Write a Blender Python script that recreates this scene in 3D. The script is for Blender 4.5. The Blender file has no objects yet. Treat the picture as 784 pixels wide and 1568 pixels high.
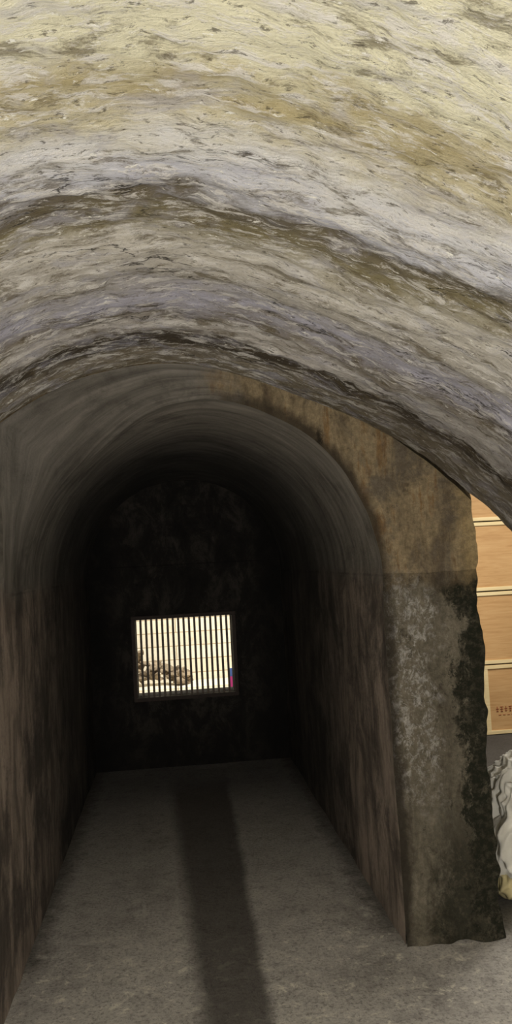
import bpy, math, random, bisect, bmesh
from mathutils import Vector, Matrix, noise
random.seed(4)
EYE=1.5
scene=bpy.context.scene
scene.view_settings.view_transform='Standard'
scene.view_settings.look='None'

# ---------------------------------------------------------------- node helpers
class NT:
    def __init__(s,name,rough=0.9,spec=0.2):
        s.m=bpy.data.materials.new(name); s.m.use_nodes=True
        s.t=s.m.node_tree; s.n=s.t.nodes; s.l=s.t.links
        s.b=s.n['Principled BSDF']; s.b.inputs['Roughness'].default_value=rough
        s.b.inputs['Specular IOR Level'].default_value=spec
    def put(s,v,sock):
        if isinstance(v,bpy.types.NodeSocket): s.l.new(v,sock)
        elif isinstance(v,(tuple,list)) and len(v)==3 and sock.type=='RGBA': sock.default_value=(*v,1)
        else: sock.default_value=v
    def pos(s):
        return s.n.new('ShaderNodeNewGeometry').outputs['Position']
    def uv(s):
        u=s.n.new('ShaderNodeUVMap'); u.uv_map='UVMap'; return u.outputs[0]
    def sep(s,v):
        x=s.n.new('ShaderNodeSeparateXYZ'); s.l.new(v,x.inputs[0]); return x.outputs
    def scale(s,v,sc):
        m=s.n.new('ShaderNodeMapping'); s.l.new(v,m.inputs[0]); m.inputs['Scale'].default_value=sc; return m.outputs[0]
    def noise(s,v,scale,detail=4,rough=.6,dist=0.):
        n=s.n.new('ShaderNodeTexNoise'); s.l.new(v,n.inputs['Vector'])
        n.inputs['Scale'].default_value=scale; n.inputs['Detail'].default_value=detail
        n.inputs['Roughness'].default_value=rough; n.inputs['Distortion'].default_value=dist
        return n.outputs['Fac']
    def math(s,op,a,b=0.,c=0.,clamp=False):
        n=s.n.new('ShaderNodeMath'); n.operation=op; n.use_clamp=clamp
        s.put(a,n.inputs[0]); s.put(b,n.inputs[1]); s.put(c,n.inputs[2]); return n.outputs[0]
    def mr(s,v,a,b,c=0.,d=1.,smooth=True):
        n=s.n.new('ShaderNodeMapRange'); n.interpolation_type='SMOOTHSTEP' if smooth else 'LINEAR'
        s.put(v,n.inputs[0])
        for i,x in enumerate((a,b,c,d)): n.inputs[i+1].default_value=x
        return n.outputs[0]
    def line(s,v,center,w):
        return s.mr(s.math('ABSOLUTE',s.math('SUBTRACT',v,center)),w,w*.2)
    def ramp(s,f,stops):
        n=s.n.new('ShaderNodeValToRGB'); s.put(f,n.inputs[0]); e=n.color_ramp.elements
        while len(e)<len(stops): e.new(.5)
        for i,(p,c) in enumerate(stops):
            e[i].position=p; e[i].color=(*c,1) if not isinstance(c,(int,float)) else (c,c,c,1)
        return n.outputs[0]
    def mix(s,f,a,b,mode='MIX'):
        n=s.n.new('ShaderNodeMix'); n.data_type='RGBA'; n.blend_type=mode
        s.put(f,n.inputs[0]); s.put(a,n.inputs[6]); s.put(b,n.inputs[7]); return n.outputs[2]
    def bump(s,h,strength=.5,dist=.02):
        n=s.n.new('ShaderNodeBump'); n.inputs['Strength'].default_value=strength; n.inputs['Distance'].default_value=dist
        s.l.new(h,n.inputs['Height']); s.l.new(n.outputs[0],s.b.inputs['Normal'])
    def col(s,c): s.put(c,s.b.inputs['Base Color'])

def srgb(r,g,b):
    f=lambda c:(c/255/12.92) if c/255<=.04045 else ((c/255+.055)/1.055)**2.4
    return (f(r),f(g),f(b))

# ---------------------------------------------------------------- materials
def vault_mat():
    k=NT('rough_vault_plaster',.85,.25)
    uv=k.uv(); o=k.sep(uv); s_,y_=o[0],o[1]
    warp=k.noise(k.scale(uv,(1.3,2.0,1)),1.,3,.6)
    warp2=k.noise(k.scale(uv,(5,9,1)),1.,6,.7)
    yy=k.math('ADD',y_,k.math('MULTIPLY',k.math('SUBTRACT',warp,.5),.40))
    yy=k.math('ADD',yy,k.math('MULTIPLY',k.math('SUBTRACT',warp2,.5),.34))
    f=k.math('DIVIDE',yy,3.0)
    P=lambda y:y/3.0
    cream=srgb(236,231,204); pale=srgb(236,234,232); lav=srgb(190,188,204)
    base=k.ramp(f,[(0,cream),(P(1.06),cream),(P(1.17),srgb(186,172,132)),(P(1.26),srgb(216,207,178)),(P(1.36),pale),(P(1.47),srgb(216,216,226)),
        (P(1.55),srgb(110,101,86)),(P(1.66),srgb(142,132,100)),(P(1.80),srgb(222,216,206)),(P(1.98),srgb(176,170,162)),(P(2.12),lav),(P(2.26),srgb(136,127,114)),(P(2.36),srgb(222,216,212)),
        (P(2.46),srgb(88,78,64)),(P(2.58),srgb(66,57,45)),(P(2.70),srgb(156,146,130)),(P(2.86),srgb(128,118,100))])
    n2b=k.noise(k.scale(uv,(2.4,5,1)),1.9,5,.65,.6)
    base=k.mix(k.mr(n2b,.50,.66,0,.5),base,srgb(186,185,202))
    n1=k.noise(k.scale(uv,(4.,11,1)),1.3,10,.80,.5)
    base=k.mix(k.mr(n1,.51,.61,0,.72),base,srgb(106,94,68))
    n2=k.noise(k.scale(uv,(6,20,1)),1.4,9,.82,.3)
    base=k.mix(k.mr(n2,.50,.58,0,.78),base,srgb(236,232,228))
    n3=k.noise(k.scale(uv,(20,52,1)),1.5,6,.78,.3)
    base=k.mix(k.mr(n3,.56,.64,0,.75),base,srgb(72,63,48))
    n4=k.noise(k.scale(uv,(24,60,1)),1.1,5,.75,.2)
    base=k.mix(k.mr(n4,.61,.66,0,.95),base,srgb(253,251,244))
    cr1=k.noise(k.scale(uv,(1.1,4.5,1)),1.,8,.62,.2)
    band=k.noise(k.scale(uv,(1.5,2.5,1)),1.7,3,.5)
    crm=k.math('MULTIPLY',k.line(cr1,.5,.006),k.mr(band,.46,.58))
    crm=k.math('MULTIPLY',crm,k.mr(y_,1.2,1.5,.15,1))
    base=k.mix(k.math('MULTIPLY',crm,.85),base,srgb(38,33,26))
    hz=k.math('MULTIPLY',k.mr(s_,.45,1.1),k.mr(yy,2.0,2.5))
    base=k.mix(k.math('MULTIPLY',hz,.50),base,srgb(66,56,44))
    k.col(base)
    h=k.math('ADD',k.math('MULTIPLY',n1,-.9),k.math('MULTIPLY',n2,.9))
    h=k.math('ADD',h,k.math('MULTIPLY',n3,-.6))
    h=k.math('ADD',h,k.math('MULTIPLY',crm,-.5))
    k.bump(h,.85,.032)
    return k.m

def pier_col(k):
    p=k.pos(); o=k.sep(p); X,Y,Z=o
    st=k.noise(k.scale(p,(9,9,2.0)),1.5,8,.7,.4)
    bl=k.noise(k.scale(p,(4,4,2.5)),1.2,8,.7,.5)
    md=k.noise(k.scale(p,(9,9,7)),1.3,9,.8,.4)
    fine=k.noise(p,45,6,.75)
    up=k.ramp(st,[(.28,srgb(92,80,66)),(.42,srgb(132,116,92)),(.55,srgb(168,150,120)),(.64,srgb(142,112,76)),(.8,srgb(168,154,128))])
    up=k.mix(k.mr(bl,.5,.66,0,.8),up,srgb(106,98,88))
    up=k.mix(k.mr(md,.54,.66,0,.6),up,srgb(74,64,52))
    up=k.mix(k.math('MULTIPLY',k.mr(k.math('ADD',X,k.math('MULTIPLY',k.math('SUBTRACT',md,.5),.3)),1.08,1.2),.6),up,srgb(196,170,122))
    lo=k.ramp(st,[(.25,srgb(100,92,80)),(.5,srgb(144,136,120)),(.75,srgb(174,164,146))])
    lo=k.mix(k.mr(bl,.52,.66,0,.6),lo,srgb(90,86,70))
    lo=k.mix(k.mr(md,.54,.64,0,.7),lo,srgb(62,58,48))
    zn=k.math('ADD',Z,k.math('MULTIPLY',k.math('SUBTRACT',bl,.5),.5))
    c=k.mix(k.mr(zn,1.33,1.43),lo,up)
    wx=k.math('ADD',X,k.math('MULTIPLY',k.math('SUBTRACT',bl,.5),.6))
    wm=k.math('MULTIPLY',k.mr(wx,1.06,.94),k.mr(Z,1.45,1.3))
    wm=k.math('MULTIPLY',wm,k.mr(Z,.35,.8))
    wn=k.noise(k.scale(p,(11,11,8)),2.2,10,.85,.4)
    c=k.mix(k.math('MULTIPLY',wm,k.mr(wn,.49,.58,0,.9)),c,srgb(226,221,216))
    mx=k.math('ADD',X,k.math('MULTIPLY',k.math('SUBTRACT',wn,.5),.45))
    mx=k.math('ADD',mx,k.math('MULTIPLY',k.math('SUBTRACT',bl,.5),.45))
    mm=k.math('MULTIPLY',k.mr(mx,1.08,1.14),k.mr(zn,1.46,1.38))
    mm2=k.math('MULTIPLY',k.mr(zn,.60,.25),k.mr(mx,.90,1.04))
    mm=k.math('MAXIMUM',mm,k.math('MULTIPLY',mm2,.85))
    c=k.mix(k.math('MULTIPLY',mm,k.mr(fine,.3,.55,.5,1)),c,srgb(43,46,36))
    ax=k.math('SUBTRACT',X,.095); az=k.math('MAXIMUM',k.math('SUBTRACT',Z,1.42),0.)
    r=k.math('SQRT',k.math('ADD',k.math('MULTIPLY',ax,ax),k.math('MULTIPLY',az,az)))
    rn=k.math('ADD',r,k.math('MULTIPLY',k.math('SUBTRACT',bl,.5),.14))
    c=k.mix(k.mr(rn,.78,.735,0,.85),c,srgb(50,44,38))
    cx=k.math('ADD',X,k.math('MULTIPLY',k.math('SUBTRACT',md,.5),.16))
    ck=k.math('MULTIPLY',k.line(cx,.60,.022),k.mr(Z,1.80,1.86))
    ck=k.math('MULTIPLY',ck,k.mr(Z,2.04,1.98))
    c=k.mix(k.math('MULTIPLY',ck,.9),c,srgb(28,24,20))
    c=k.mix(k.mr(fine,.35,.7,.45,0),c,srgb(60,52,40))
    h=k.math('ADD',k.math('MULTIPLY',wn,.9),k.math('MULTIPLY',fine,.35))
    h=k.math('ADD',h,k.math('MULTIPLY',md,-.5))
    return c,h

def tunnel_col(k):
    p=k.pos(); uv=k.uv(); X,Y,Z=k.sep(p)
    arc=k.noise(k.scale(uv,(1.3,8,1)),1.3,8,.70,.3)
    c1=k.ramp(arc,[(.3,srgb(86,82,76)),(.5,srgb(122,117,110)),(.7,srgb(150,144,136))])
    st=k.noise(k.scale(p,(5,5,1.5)),1.7,9,.75,.4)
    bl=k.noise(p,2.2,9,.74,.3)
    c2=k.ramp(st,[(.3,srgb(68,61,57)),(.45,srgb(108,98,90)),(.6,srgb(152,138,127)),(.75,srgb(98,88,80))])
    c2=k.mix(k.mr(bl,.48,.62,0,.7),c2,srgb(62,58,55))
    c1=k.mix(k.mr(bl,.50,.66,0,.5),c1,srgb(72,68,63))
    zz_=k.math('ADD',Z,k.math('MULTIPLY',k.math('SUBTRACT',bl,.5),.18))
    c=k.mix(k.mr(zz_,1.36,1.48),c2,c1)
    depth_shade=k.math('ADD',k.mr(Y,3.1,4.9,0,1),k.math('MULTIPLY',k.math('SUBTRACT',bl,.5),.9),0,True)  # light falloff along the tunnel, painted into the colour by depth
    c=k.mix(k.mr(depth_shade,0,1,0.0,.86,False),c,srgb(31,30,29))
    sp=k.line(Z,1.415,.008)
    c=k.mix(k.math('MULTIPLY',sp,k.mr(bl,.42,.6,0,.3)),c,srgb(25,22,20))
    fine=k.noise(p,30,5,.75)
    h=k.math('ADD',k.math('MULTIPLY',st,.6),k.math('MULTIPLY',fine,.4))
    return c,h

def pier_mat():
    k=NT('weathered_pier_plaster',.92,.15); c,h=pier_col(k); k.col(c); k.bump(h,1.,.03); return k.m
def tunnel_mat():
    k=NT('depth_shaded_tunnel_concrete',.9,.15); c,h=tunnel_col(k); k.col(c); k.bump(h,.8,.02); return k.m  # concrete whose colour carries painted shade, deeper in is darker
def portal_mat():
    k=NT('portal_plaster',.9,.15); a,ha=pier_col(k); b,hb=tunnel_col(k)
    p=k.pos(); X,Y,Z=k.sep(p)
    n=k.noise(p,3.,6,.7)
    f=k.mr(k.math('ADD',X,k.math('MULTIPLY',k.math('SUBTRACT',n,.5),.7)),.05,.34)
    k.col(k.mix(f,b,a)); k.bump(ha,.8,.022); return k.m
def endwall_mat():
    k=NT('end_wall_concrete',.9,.1); p=k.pos(); X,Y,Z=k.sep(p)
    st=k.noise(k.scale(p,(4,4,2.6)),1.5,9,.78,.4)
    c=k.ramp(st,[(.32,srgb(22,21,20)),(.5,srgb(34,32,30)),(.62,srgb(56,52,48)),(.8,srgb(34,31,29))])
    f=k.noise(p,20,5,.8)
    c=k.mix(k.mr(f,.5,.7,0,.5),c,srgb(20,18,17))
    sp=k.line(Z,1.50,.008)
    c=k.mix(k.math('MULTIPLY',sp,.4),c,srgb(12,11,11))
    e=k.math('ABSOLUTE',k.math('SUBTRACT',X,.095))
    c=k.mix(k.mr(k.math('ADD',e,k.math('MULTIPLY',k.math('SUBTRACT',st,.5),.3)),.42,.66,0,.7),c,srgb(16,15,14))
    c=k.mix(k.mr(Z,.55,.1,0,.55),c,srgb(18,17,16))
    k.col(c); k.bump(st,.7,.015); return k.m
def floor_mat():
    k=NT('worn_concrete_floor',.92,.12); p=k.pos(); X,Y,Z=k.sep(p)
    big=k.noise(p,2.2,7,.65,.4); fine=k.noise(p,70,6,.85); mid=k.noise(p,14,8,.78,.3)
    c=k.ramp(big,[(.3,srgb(152,147,142)),(.5,srgb(182,177,171)),(.7,srgb(198,193,185))])
    c=k.mix(k.mr(mid,.50,.66,0,.5),c,srgb(112,108,102))
    c=k.mix(k.mr(fine,.49,.62,0,.6),c,srgb(82,79,76))
    c=k.mix(k.mr(fine,.42,.34,0,.5),c,srgb(222,218,210))
    c=k.mix(k.math('MULTIPLY',k.mr(mid,.46,.36),k.mr(Y,3.6,3.0,.2,1)),c,srgb(216,211,198))
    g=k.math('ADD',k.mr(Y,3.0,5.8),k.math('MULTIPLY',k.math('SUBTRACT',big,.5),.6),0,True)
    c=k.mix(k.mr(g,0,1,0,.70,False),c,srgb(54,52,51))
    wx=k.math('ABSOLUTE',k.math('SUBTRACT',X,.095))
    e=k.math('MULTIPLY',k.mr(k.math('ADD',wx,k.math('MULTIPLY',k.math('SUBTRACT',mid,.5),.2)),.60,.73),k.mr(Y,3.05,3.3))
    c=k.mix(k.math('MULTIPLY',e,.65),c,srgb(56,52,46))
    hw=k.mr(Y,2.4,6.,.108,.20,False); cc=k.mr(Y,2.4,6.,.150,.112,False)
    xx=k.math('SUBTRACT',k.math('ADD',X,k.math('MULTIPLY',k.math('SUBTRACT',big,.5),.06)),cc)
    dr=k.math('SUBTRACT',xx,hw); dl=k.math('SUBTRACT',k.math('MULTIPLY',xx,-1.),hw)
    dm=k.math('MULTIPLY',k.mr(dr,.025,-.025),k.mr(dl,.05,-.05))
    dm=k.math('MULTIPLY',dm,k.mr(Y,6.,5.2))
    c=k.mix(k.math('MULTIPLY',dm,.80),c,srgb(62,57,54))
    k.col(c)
    k.bump(k.math('ADD',k.math('MULTIPLY',fine,.35),mid),.6,.014); return k.m
def simple(name,col,var=.25,scale=20,rough=.7,bump=.2,metal=0.):
    k=NT(name,rough,.3); p=k.pos(); n=k.noise(p,scale,6,.65,.2)
    dk=tuple(c*(1-var) for c in col); lt=tuple(min(1,c*(1+var)) for c in col)
    k.col(k.ramp(n,[(.3,dk),(.7,lt)])); k.bump(n,bump,.005); k.b.inputs['Metallic'].default_value=metal
    return k.m
def plywood():
    k=NT('plywood',.6,.3); p=k.pos()
    g=k.noise(k.scale(p,(1.2,1.2,14)),2.5,7,.65,1.2)
    k.col(k.ramp(g,[(.3,srgb(178,138,92)),(.5,srgb(192,153,105)),(.7,srgb(200,163,116))])); k.bump(g,.1,.003); return k.m
def batten():
    k=NT('pale_batten_wood',.6,.3); p=k.pos()
    g=k.noise(k.scale(p,(2,2,20)),2.5,6,.6,.8)
    k.col(k.ramp(g,[(.3,srgb(218,196,146)),(.7,srgb(230,212,168))])); return k.m
def blockwall():
    k=NT('cream_block_wall',.85,.2); p=k.pos(); X,Y,Z=k.sep(p)
    b=k.n.new('ShaderNodeTexBrick')
    cb=k.n.new('ShaderNodeCombineXYZ'); k.l.new(X,cb.inputs[0]); k.l.new(Z,cb.inputs[1]); k.l.new(cb.outputs[0],b.inputs[0])
    b.inputs['Color1'].default_value=(*srgb(222,214,194),1); b.inputs['Color2'].default_value=(*srgb(208,198,176),1)
    b.inputs['Mortar'].default_value=(*srgb(160,142,112),1); b.inputs['Scale'].default_value=1
    b.inputs['Brick Width'].default_value=.9; b.inputs['Row Height'].default_value=.15; b.inputs['Mortar Size'].default_value=.005
    n=k.noise(p,9,6,.7)
    k.col(k.mix(k.mr(n,.5,.7,0,.45),b.outputs[0],srgb(184,166,134))); return k.m

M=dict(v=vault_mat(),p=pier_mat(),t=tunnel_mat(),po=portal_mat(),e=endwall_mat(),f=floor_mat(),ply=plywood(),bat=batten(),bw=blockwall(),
  frame=simple('rusty_frame_paint',srgb(48,38,33),.3,30),bar=simple('iron_bar',srgb(70,56,44),.2,40,.5),
  plain=simple('lime_washed_wall',srgb(190,182,165),.12,4),rub=simple('rubble_stone',srgb(128,114,94),.6,14,.9,.6),
  bag=simple('woven_plastic_sack',srgb(212,208,198),.1,9,.5,.4),bagl=simple('stained_sack',srgb(200,186,142),.15,9,.6,.4),
  ink=simple('red_stencil_ink',srgb(158,98,66),.2,30),mag=simple('magenta_print',srgb(150,40,100),.1,10),blu=simple('blue_print',srgb(60,80,130),.1,10))

# ---------------------------------------------------------------- mesh helpers
def disp(p,a=.008):
    return noise.noise_vector(p*2.3)*a+noise.noise_vector(p*8.)*a*.5
def grid(name,fn,nu,nv,mat,uvfn=None,amp=.008,extra=None,flip=False):
    vs=[];fs=[];uvs=[]
    for i in range(nu+1):
        for j in range(nv+1):
            u=i/nu;v=j/nv; p=Vector(fn(u,v)); uvs.append(uvfn(u,v,p) if uvfn else (u,v))
            q=p+disp(p,amp)
            if extra: q+=extra(p,u,v)
            vs.append(q)
    for i in range(nu):
        for j in range(nv):
            a=i*(nv+1)+j; f=(a,a+1,a+nv+2,a+nv+1); fs.append(f[::-1] if flip else f)
    me=bpy.data.meshes.new(name); me.from_pydata(vs,[],fs)
    l=me.uv_layers.new(name='UVMap')
    for lp in me.loops: l.data[lp.index].uv=uvs[lp.vertex_index]
    for pl in me.polygons: pl.use_smooth=True
    me.materials.append(mat)
    o=bpy.data.objects.new(name,me); scene.collection.objects.link(o); return o
def join(name,objs):
    vs=[];fs=[];mats=[];mi=[];uv=[];sm=[]
    for o in objs:
        base=len(vs); me=o.data; vs+=[o.matrix_world@v.co for v in me.vertices]
        mm=[]
        for m in me.materials:
            if m not in mats: mats.append(m)
            mm.append(mats.index(m))
        ul=me.uv_layers[0].data if me.uv_layers else None
        for p in me.polygons:
            fs.append([base+i for i in p.vertices]); mi.append(mm[p.material_index]); sm.append(p.use_smooth)
            uv+=[tuple(ul[l].uv) if ul else (0,0) for l in p.loop_indices]
    me=bpy.data.meshes.new(name); me.from_pydata(vs,[],fs)
    for m in mats: me.materials.append(m)
    l=me.uv_layers.new(name='UVMap')
    for i,x in enumerate(uv): l.data[i].uv=x
    for i,p in enumerate(me.polygons): p.material_index=mi[i]; p.use_smooth=sm[i]
    for o in objs: bpy.data.objects.remove(o)
    n=bpy.data.objects.new(name,me); scene.collection.objects.link(n); return n
def box(a,b,mat,bev=0.):
    bm=bmesh.new(); bmesh.ops.create_cube(bm,size=1)
    for v in bm.verts: v.co=Vector([(a[i]+b[i])/2+v.co[i]*(b[i]-a[i]) for i in range(3)])
    if bev: bmesh.ops.bevel(bm,geom=bm.edges[:],offset=bev,segments=2,affect='EDGES')
    me=bpy.data.meshes.new('part'); bm.to_mesh(me); bm.free(); me.materials.append(mat)
    o=bpy.data.objects.new('part',me); scene.collection.objects.link(o); return o

# ---------------------------------------------------------------- profiles
PR=[(-1.07,-1.52),(-1.06,-.8),(-1.04,-.3),(-.99,.05),(-.85,.30),(-.60,.526),(-.355,.668),(-.12,.726),(.10,.730),(.355,.66),(.634,.536),(.91,.391),
    (1.124,.215),(1.26,.08),(1.4,-.12),(1.5,-.4),(1.55,-.8),(1.58,-1.52)]
def cr(p0,p1,p2,p3,t):
    return tuple(.5*((2*b)+(-a+c)*t+(2*a-5*b+4*c-d)*t*t+(-a+3*b-3*c+d)*t**3) for a,b,c,d in zip(p0,p1,p2,p3))
dense=[]
for i in range(len(PR)-1):
    p0=PR[max(i-1,0)];p3=PR[min(i+2,len(PR)-1)]
    for t in range(24): dense.append(cr(p0,PR[i],PR[i+1],p3,t/24))
dense.append(PR[-1])
cum=[0]
for a,b in zip(dense,dense[1:]): cum.append(cum[-1]+math.dist(a,b))
L=cum[-1]
def prof(u):
    s=u*L; i=min(max(bisect.bisect(cum,s)-1,0),len(dense)-2)
    t=(s-cum[i])/max(1e-9,cum[i+1]-cum[i]); a,b=dense[i],dense[i+1]
    x=a[0]+(b[0]-a[0])*t; z=a[1]+(b[1]-a[1])*t
    tx,tz=b[0]-a[0],b[1]-a[1]; n=math.hypot(tx,tz)
    return x,z,(-tz/n,tx/n)
CX,CZ,R=.095,-.08,.725
def ribr(th):
    d=(math.cos(th),math.sin(th)); best=None
    for a,b in zip(dense,dense[1:]):
        ax,az=a[0]-CX,a[1]-CZ; ex,ez=b[0]-a[0],b[1]-a[1]
        den=d[0]*ez-d[1]*ex
        if abs(den)<1e-9: continue
        t=(ax*ez-az*ex)/den; u=(ax*d[1]-az*d[0])/den
        if t>0 and -1e-6<=u<=1+1e-6: best=t if best is None else max(best,t)
    return best or 1.6
def sst(x,a,b):
    t=min(1,max(0,(x-a)/(b-a))); return t*t*(3-2*t)
def lw(th): return sst(math.degrees(th),80,140)
def yin(th): return 3.1+.6*lw(th)
XR,XL,PX=.82,-.63,1.2
YE=6.1

Y0,Y1=-3.,2.9
def vfn(u,v):
    x,z,n=prof(u); y=Y0+(Y1-Y0)*v; return (x,y,z+EYE)
def vextra(p,u,v):
    x,z,n=prof(u); y=p.y; s=u*L
    N=lambda a,b,c:noise.noise(Vector((a,b,c)))
    w=N(s*1.6,y*.6,3)*.09+N(s*7,y*4,8)*.05+N(s*22,y*9,2)*.03
    k=min(1,max(0,(p.z-1.3)/.3))
    h=0
    h-= .024*(1-sst(y+w,2.44,2.48))*sst(y+w,1.9,2.4)
    h-= .015*max(0,.5+1.2*N(s*1.4,0,4))*(1-sst(y+w,1.53,1.57))*sst(y+w,1.2,1.5)
    h-= .010*(1-sst(y+w*1.4,2.02,2.05))*sst(y+w*1.4,1.7,2.0)
    h-= .010*max(0,.5+1.2*N(s*1.4,7,4))*(1-sst(y+w*1.2,2.72,2.75))*sst(y+w*1.2,2.55,2.7)
    h+= N(s*2.2,y*5,1)*.010+N(s*7,y*18,5)*.009
    h+= N(s*22,y*34,5)*.007+N(s*50,y*70,9)*.003
    e=1-sst(y,2.80,2.9)*.4
    return Vector((n[0],0,n[1]))*h*e*k
grid('ceiling_chamber',vfn,340,480,M['v'],lambda u,v,p:((u-.45)*L,p.y),.006,vextra)
def ffn(u,v):
    x,z,n=prof(u); k=v*.7; return (x+n[0]*k,Y1+.02*min(1,v*6),z+EYE+n[1]*k)
fl=grid('added_light_seal_flange',ffn,120,6,M['p'],None,.004)  # unseen flange outside the arch, added to keep light from leaking
def bwall(u,v):
    x,z,n=prof(u); return (.2+(x-.2)*v,Y0+.02,.7+(z+EYE-.7)*v)
grid('wall_rear',bwall,80,10,M['p'],None,.004)

def pfn(u,v):
    th=u*math.pi; c,s=math.cos(th),math.sin(th)
    ro=ribr(th)+.05
    if c>1e-4: ro=min(ro,(PX-CX)/c)
    if c<-1e-4: ro=min(ro,(CX-XL)/-c)
    yo=3.08; y1=yin(th); w=lw(th)
    vr=v*(1-w)+(1-(1-v)**2.2)*w
    r=ro+(R-ro)*vr; y=yo+(y1-yo)*v
    return (CX+r*c,y,CZ+EYE+r*s)
def edge_rough(p,u,v):
    a=sst(p.x,1.12,1.2)*(1-sst(p.x,1.22,1.3))
    return Vector((noise.noise(Vector((p.z*5,2,7)))*.022+noise.noise(Vector((p.z*18,5,1)))*.012,0,0))*a
portal=grid('portal',pfn,90,40,M['po'],lambda u,v,p:(u*2.3,3.1-(1-v)*.7),.008,edge_rough)
def tfn(u,v):
    th=u*math.pi; y=yin(th)+(YE+.02-yin(th))*v; return (CX+R*math.cos(th),y,CZ+EYE+R*math.sin(th))
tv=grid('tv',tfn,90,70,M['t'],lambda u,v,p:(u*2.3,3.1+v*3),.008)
join('ceiling_tunnel',[portal,tv])
ZS=CZ+EYE
grid('wall_right',lambda u,v:(XR,3.1+(YE+.02-3.1)*u,-.02+(ZS+.03)*v),90,50,M['t'],lambda u,v,p:(p.y,p.z),.008)
wl=grid('wl',lambda u,v:(XL,2.3+(YE+.02-2.3)*u,-.02+(ZS+.03)*v),120,50,M['t'],lambda u,v,p:(p.y,p.z),.008)
wlu=grid('wlu',lambda u,v:(XL,2.3+(3.10-2.3)*u,ZS+.62*v),20,20,M['t'],lambda u,v,p:(p.y,p.z),.008)
wlr=grid('wlr',lambda u,v:(XL-.5*u,2.3,-.02+2.05*v),8,40,M['t'],None,.006)
join('wall_left',[wl,wlu,wlr])
def pfx(p,u,v):
    N=lambda a,b,c:noise.noise(Vector((a,b,c)))
    q=edge_rough(p,u,v)
    q+=Vector((0,-1,0))*(N(p.x*9,p.z*5,2)*.014+N(p.x*24,p.z*16,2)*.008)*math.sin(math.pi*min(1,u))**.5
    foot=(1-sst(p.z,.0,.10))*(.6+N(p.x*11,0,3))
    q+=Vector((0,-.035*foot,0)); q+=Vector((.02*foot*sst(p.x,1.1,1.2),0,0))
    return q
pf=grid('pf',lambda u,v:(XR+(PX-XR)*u,3.1-.02*u,-.02+(ZS+.02)*v),50,160,M['p'],None,.008,pfx)
ps=grid('ps',lambda u,v:(PX,3.08+(7.2-3.08)*v,-.02+(2.4)*u),100,60,M['p'],None,.008,edge_rough)
join('stone_pillar',[pf,ps])
WX0,WX1,WZ0,WZ1=-.30,.425,.525,1.10
parts=[]
for (a,b,c,d) in [(-.75,WX0,-.02,2.25),(WX1,.95,-.02,2.25),(WX0,WX1,-.02,WZ0),(WX0,WX1,WZ1,2.25)]:
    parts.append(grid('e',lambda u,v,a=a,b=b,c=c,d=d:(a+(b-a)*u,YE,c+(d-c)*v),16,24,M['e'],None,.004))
parts+= [box((-.75,YE+.01,WZ1),(.95,YE+.22,2.3),M['e']),box((-.75,YE+.01,-.02),(.95,YE+.22,WZ0),M['e']),
         box((-.75,YE+.01,WZ0),(WX0,YE+.22,WZ1),M['e']),box((WX1,YE+.01,WZ0),(.95,YE+.22,WZ1),M['e'])]
join('wall_back',parts)
win=bpy.data.objects.new('window_1',None); scene.collection.objects.link(win)
fw=.028; pr=[]
pr.append(box((WX0-fw,YE-.03,WZ1),(WX1+fw,YE+.03,WZ1+fw),M['frame'],.004))
pr.append(box((WX0-fw,YE-.03,WZ0-fw),(WX1+fw,YE+.03,WZ0),M['frame'],.004))
pr.append(box((WX0-fw,YE-.03,WZ0),(WX0,YE+.03,WZ1),M['frame'],.004))
pr.append(box((WX1,YE-.03,WZ0),(WX1+fw,YE+.03,WZ1),M['frame'],.004))
fr=join('window_frame',pr); fr.parent=win
pr=[]
NB=17
for i in range(1,NB+1):
    x=WX0+(WX1-WX0)*i/(NB+1); pr.append(box((x-.0085,YE-.008,WZ0),(x+.0085,YE+.008,WZ1),M['bar'],.003))
ba=join('vertical_bars',pr); ba.parent=win

def ffl(u,v): return (-1.3+6.3*u,-3.1+10.4*v,0)
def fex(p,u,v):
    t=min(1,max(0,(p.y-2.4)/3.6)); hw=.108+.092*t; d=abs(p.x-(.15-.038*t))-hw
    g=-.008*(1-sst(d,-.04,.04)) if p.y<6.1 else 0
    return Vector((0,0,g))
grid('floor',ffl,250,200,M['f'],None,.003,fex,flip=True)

# ---------------------------------------------------------------- side store room
join('wall_side_room',[box((1.25,7.2,0),(5,7.3,2.7),M['plain']),box((4.9,-1,0),(5,7.3,2.7),M['plain'])])
join('ceiling_side_room',[box((1.22,2.95,2.6),(5,7.3,2.7),M['plain'])])
join('wall_front_side_room',[box((1.7,2.85,0),(5,2.95,2.7),M['plain'])])

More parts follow.
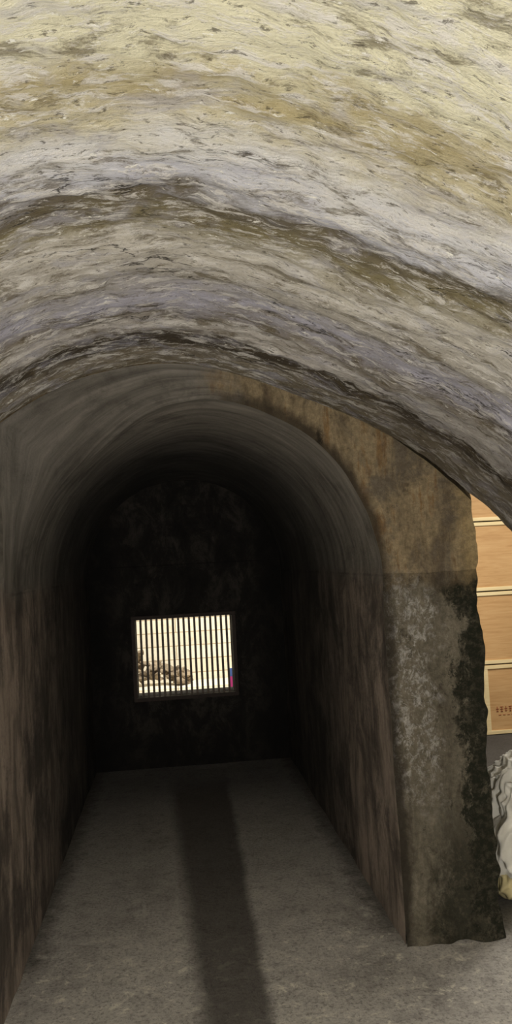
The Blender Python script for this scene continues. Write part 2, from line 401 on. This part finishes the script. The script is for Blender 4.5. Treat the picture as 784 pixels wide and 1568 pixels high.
def crate(name,x0,x1,y0,y1,z0,z1,marks=False):
    e=bpy.data.objects.new(name,None); scene.collection.objects.link(e)
    b=box((x0+.012,y0+.012,z0+.01),(x1-.012,y1-.012,z1-.01),M['ply'],.004); b.name='panels'
    t=.05; ps=[]
    for z in (z0+.002,z1-t*.6-.002):
        ps.append(box((x0,y0,z),(x1,y0+.03,z+t*.6),M['bat'],.003)); ps.append(box((x0,y1-.03,z),(x1,y1,z+t*.6),M['bat'],.003))
        ps.append(box((x0,y0+.03,z),(x0+.03,y1-.03,z+t*.6),M['bat'],.003)); ps.append(box((x1-.03,y0+.03,z),(x1,y1-.03,z+t*.6),M['bat'],.003))
    for x in (x0,x1-t):
        ps.append(box((x,y0+.002,z0+.026),(x+t,y0+.02,z1-.026),M['bat'],.003))
    f=join('edge_battens',ps); b.parent=e; f.parent=e
    if marks:
        ms=[]
        for i in range(9):
            x=x0+.1+.036*i; z=z0+.2+random.uniform(-.006,.006)
            ms.append(box((x,y0+.008,z),(x+.022,y0+.0125,z+.006),M['ink'])); ms.append(box((x+.008,y0+.008,z-.018),(x+.013,y0+.0125,z+.022),M['ink']))
            ms.append(box((x+.002,y0+.008,z-.018),(x+.02,y0+.0125,z-.013),M['ink']))
            if i%2: ms.append(box((x,y0+.008,z+.018),(x+.024,y0+.0125,z+.023),M['ink']))
        for i in range(7):
            x=x0+.12+.036*i; z=z0+.15
            ms.append(box((x,y0+.008,z),(x+.02,y0+.0125,z+.004),M['ink']))
        m=join('stencil_marks',ms); m.parent=e
    return e
zz=[0,.56,1.15,1.72,2.28]
for i in range(4):
    dx=[.02,-.02,.0,-.04][i]
    crate('plywood_crate' if i==0 else 'plywood_crate.%03d'%i,2.42+dx-(.0 if i==0 else .25),3.75+dx,6.3,6.95,zz[i]+.003,zz[i+1]-.003,i==0)

def sack(name,c,sx,sy,sz,seed):
    bm=bmesh.new(); bmesh.ops.create_icosphere(bm,subdivisions=7,radius=1)
    for v in bm.verts:
        n=v.co.normalized(); q=n
        k=(abs(n.x)**3.2+abs(n.y)**3.2+abs(n.z)**3.2)**(-1/3.2)
        p=Vector((n.x*k,n.y*k,n.z*k))
        tap=1-.5*sst(p.z,-.3,1.)
        p.x*=tap;p.y*=tap
        w=noise.noise(q*1.6+Vector((seed,0,0)))*.16
        r=abs(noise.noise(Vector((q.x*4+seed+q.z*2,q.y*4,q.z*2.4))))*.26
        r2=abs(noise.noise(Vector((q.x*10,q.y*10+seed,q.z*5+q.x*5))))*.12
        p*=1+w-r-r2
        z=c[2]+sz*(p.z+.85)
        v.co=Vector((c[0]+sx*p.x,c[1]+sy*p.y,max(z,.006)))
    me=bpy.data.meshes.new(name); bm.to_mesh(me); bm.free()
    me.materials.append(M['bag']); me.materials.append(M['bagl'])
    for p in me.polygons:
        p.use_smooth=True
        if p.center.z<.13+.05*noise.noise(p.center*9): p.material_index=1
    o=bpy.data.objects.new(name,me); scene.collection.objects.link(o); return o
sack('plastic_sack',(1.63,3.50,0),.39,.36,.345,1.)

# ---------------------------------------------------------------- outside the window
join('courtyard_wall',[box((-3,9.0,-.05),(3.5,9.2,3.2),M['bw'])])
join('courtyard_ground',[box((-3,7.35,-.08),(3.5,9.0,-.01),M['plain']),box((-3,6.33,-.08),(1.1,7.35,-.01),M['plain'])])
join('courtyard_plinth',[box((-2.5,8.45,-.01),(3,8.99,.22),M['bw'],.02)])
rs=[]
for i in range(80):
    bm=bmesh.new(); bmesh.ops.create_icosphere(bm,subdivisions=2,radius=1)
    a=random.random(); x=-.75+.85*random.random(); h=.30*(1-abs(x+.4)/.6)
    z=random.random()*max(.03,h); s=random.uniform(.025,.06)
    rot=Matrix.Rotation(random.random()*6,3,Vector((random.random(),random.random(),random.random()+.1)).normalized())
    for v in bm.verts:
        p=v.co*(1+.35*noise.noise(v.co*1.5+Vector((i,0,0)))); p=Vector((p.x*1.6,p.y,p.z*.6)); p=rot@p
        q=Vector((x,8.72+.16*(1-z/.6)*(a-.5),z+.27))+p*s
        q.z=max(q.z,.223); v.co=q
    me=bpy.data.meshes.new('r'); bm.to_mesh(me); bm.free(); me.materials.append(M['rub'])
    o=bpy.data.objects.new('r',me); scene.collection.objects.link(o); rs.append(o)
join('rubble_pile',rs)
join('printed_banner',[box((.515,8.2,-.01),(.59,8.23,.34),M['mag']),box((.515,8.2,.341),(.59,8.23,.42),M['blu'])])

# ---------------------------------------------------------------- lights
def area(name,loc,tgt,size,power,col,sy=None):
    l=bpy.data.lights.new(name,'AREA'); l.energy=power; l.color=col; l.size=size
    if sy: l.shape='RECTANGLE'; l.size_y=sy
    o=bpy.data.objects.new(name,l); o.location=loc
    o.rotation_euler=(Vector(tgt)-Vector(loc)).to_track_quat('-Z','Y').to_euler(); scene.collection.objects.link(o); return o
def point(name,loc,e,r,col):
    l=bpy.data.lights.new(name,'POINT'); l.energy=e; l.shadow_soft_size=r; l.color=col
    o=bpy.data.objects.new(name,l); o.location=loc; scene.collection.objects.link(o)
point('chamber_lamp',(.35,-.7,1.0),170,.10,(1,.965,.90))
point('vault_fill_low',(-.6,.0,.75),60,.12,(1,.965,.89))  # unseen fill light, added for glow on the left of the vault
area('store_room_lamp',(2.6,4.6,2.5),(2.6,4.9,0),1.2,72,(1,.95,.86))
area('courtyard_light',(.2,6.85,3.4),(.1,9.,.6),1.0,270,(1,.96,.88))
w=bpy.data.worlds.new('World'); scene.world=w; w.use_nodes=True
w.node_tree.nodes['Background'].inputs[0].default_value=(.8,.85,1,1); w.node_tree.nodes['Background'].inputs[1].default_value=.05

# ---------------------------------------------------------------- camera
yaw,pit,rol=math.radians(6.13),math.radians(3.46),math.radians(3.0)
F=Vector((math.sin(yaw)*math.cos(pit),math.cos(yaw)*math.cos(pit),math.sin(pit)))
R0=Vector((math.cos(yaw),-math.sin(yaw),0)); U0=R0.cross(F)
Rr=R0*math.cos(rol)-U0*math.sin(rol); Uu=U0*math.cos(rol)+R0*math.sin(rol)
mw=Matrix((( Rr.x,Uu.x,-F.x,0),(Rr.y,Uu.y,-F.y,0),(Rr.z,Uu.z,-F.z,EYE),(0,0,0,1)))
cd=bpy.data.cameras.new('camera'); cam=bpy.data.objects.new('camera',cd); scene.collection.objects.link(cam)
cam.matrix_world=mw; cd.sensor_fit='VERTICAL'; cd.sensor_height=36; cd.lens=1250/1600*36; cd.clip_start=.02
scene.camera=cam
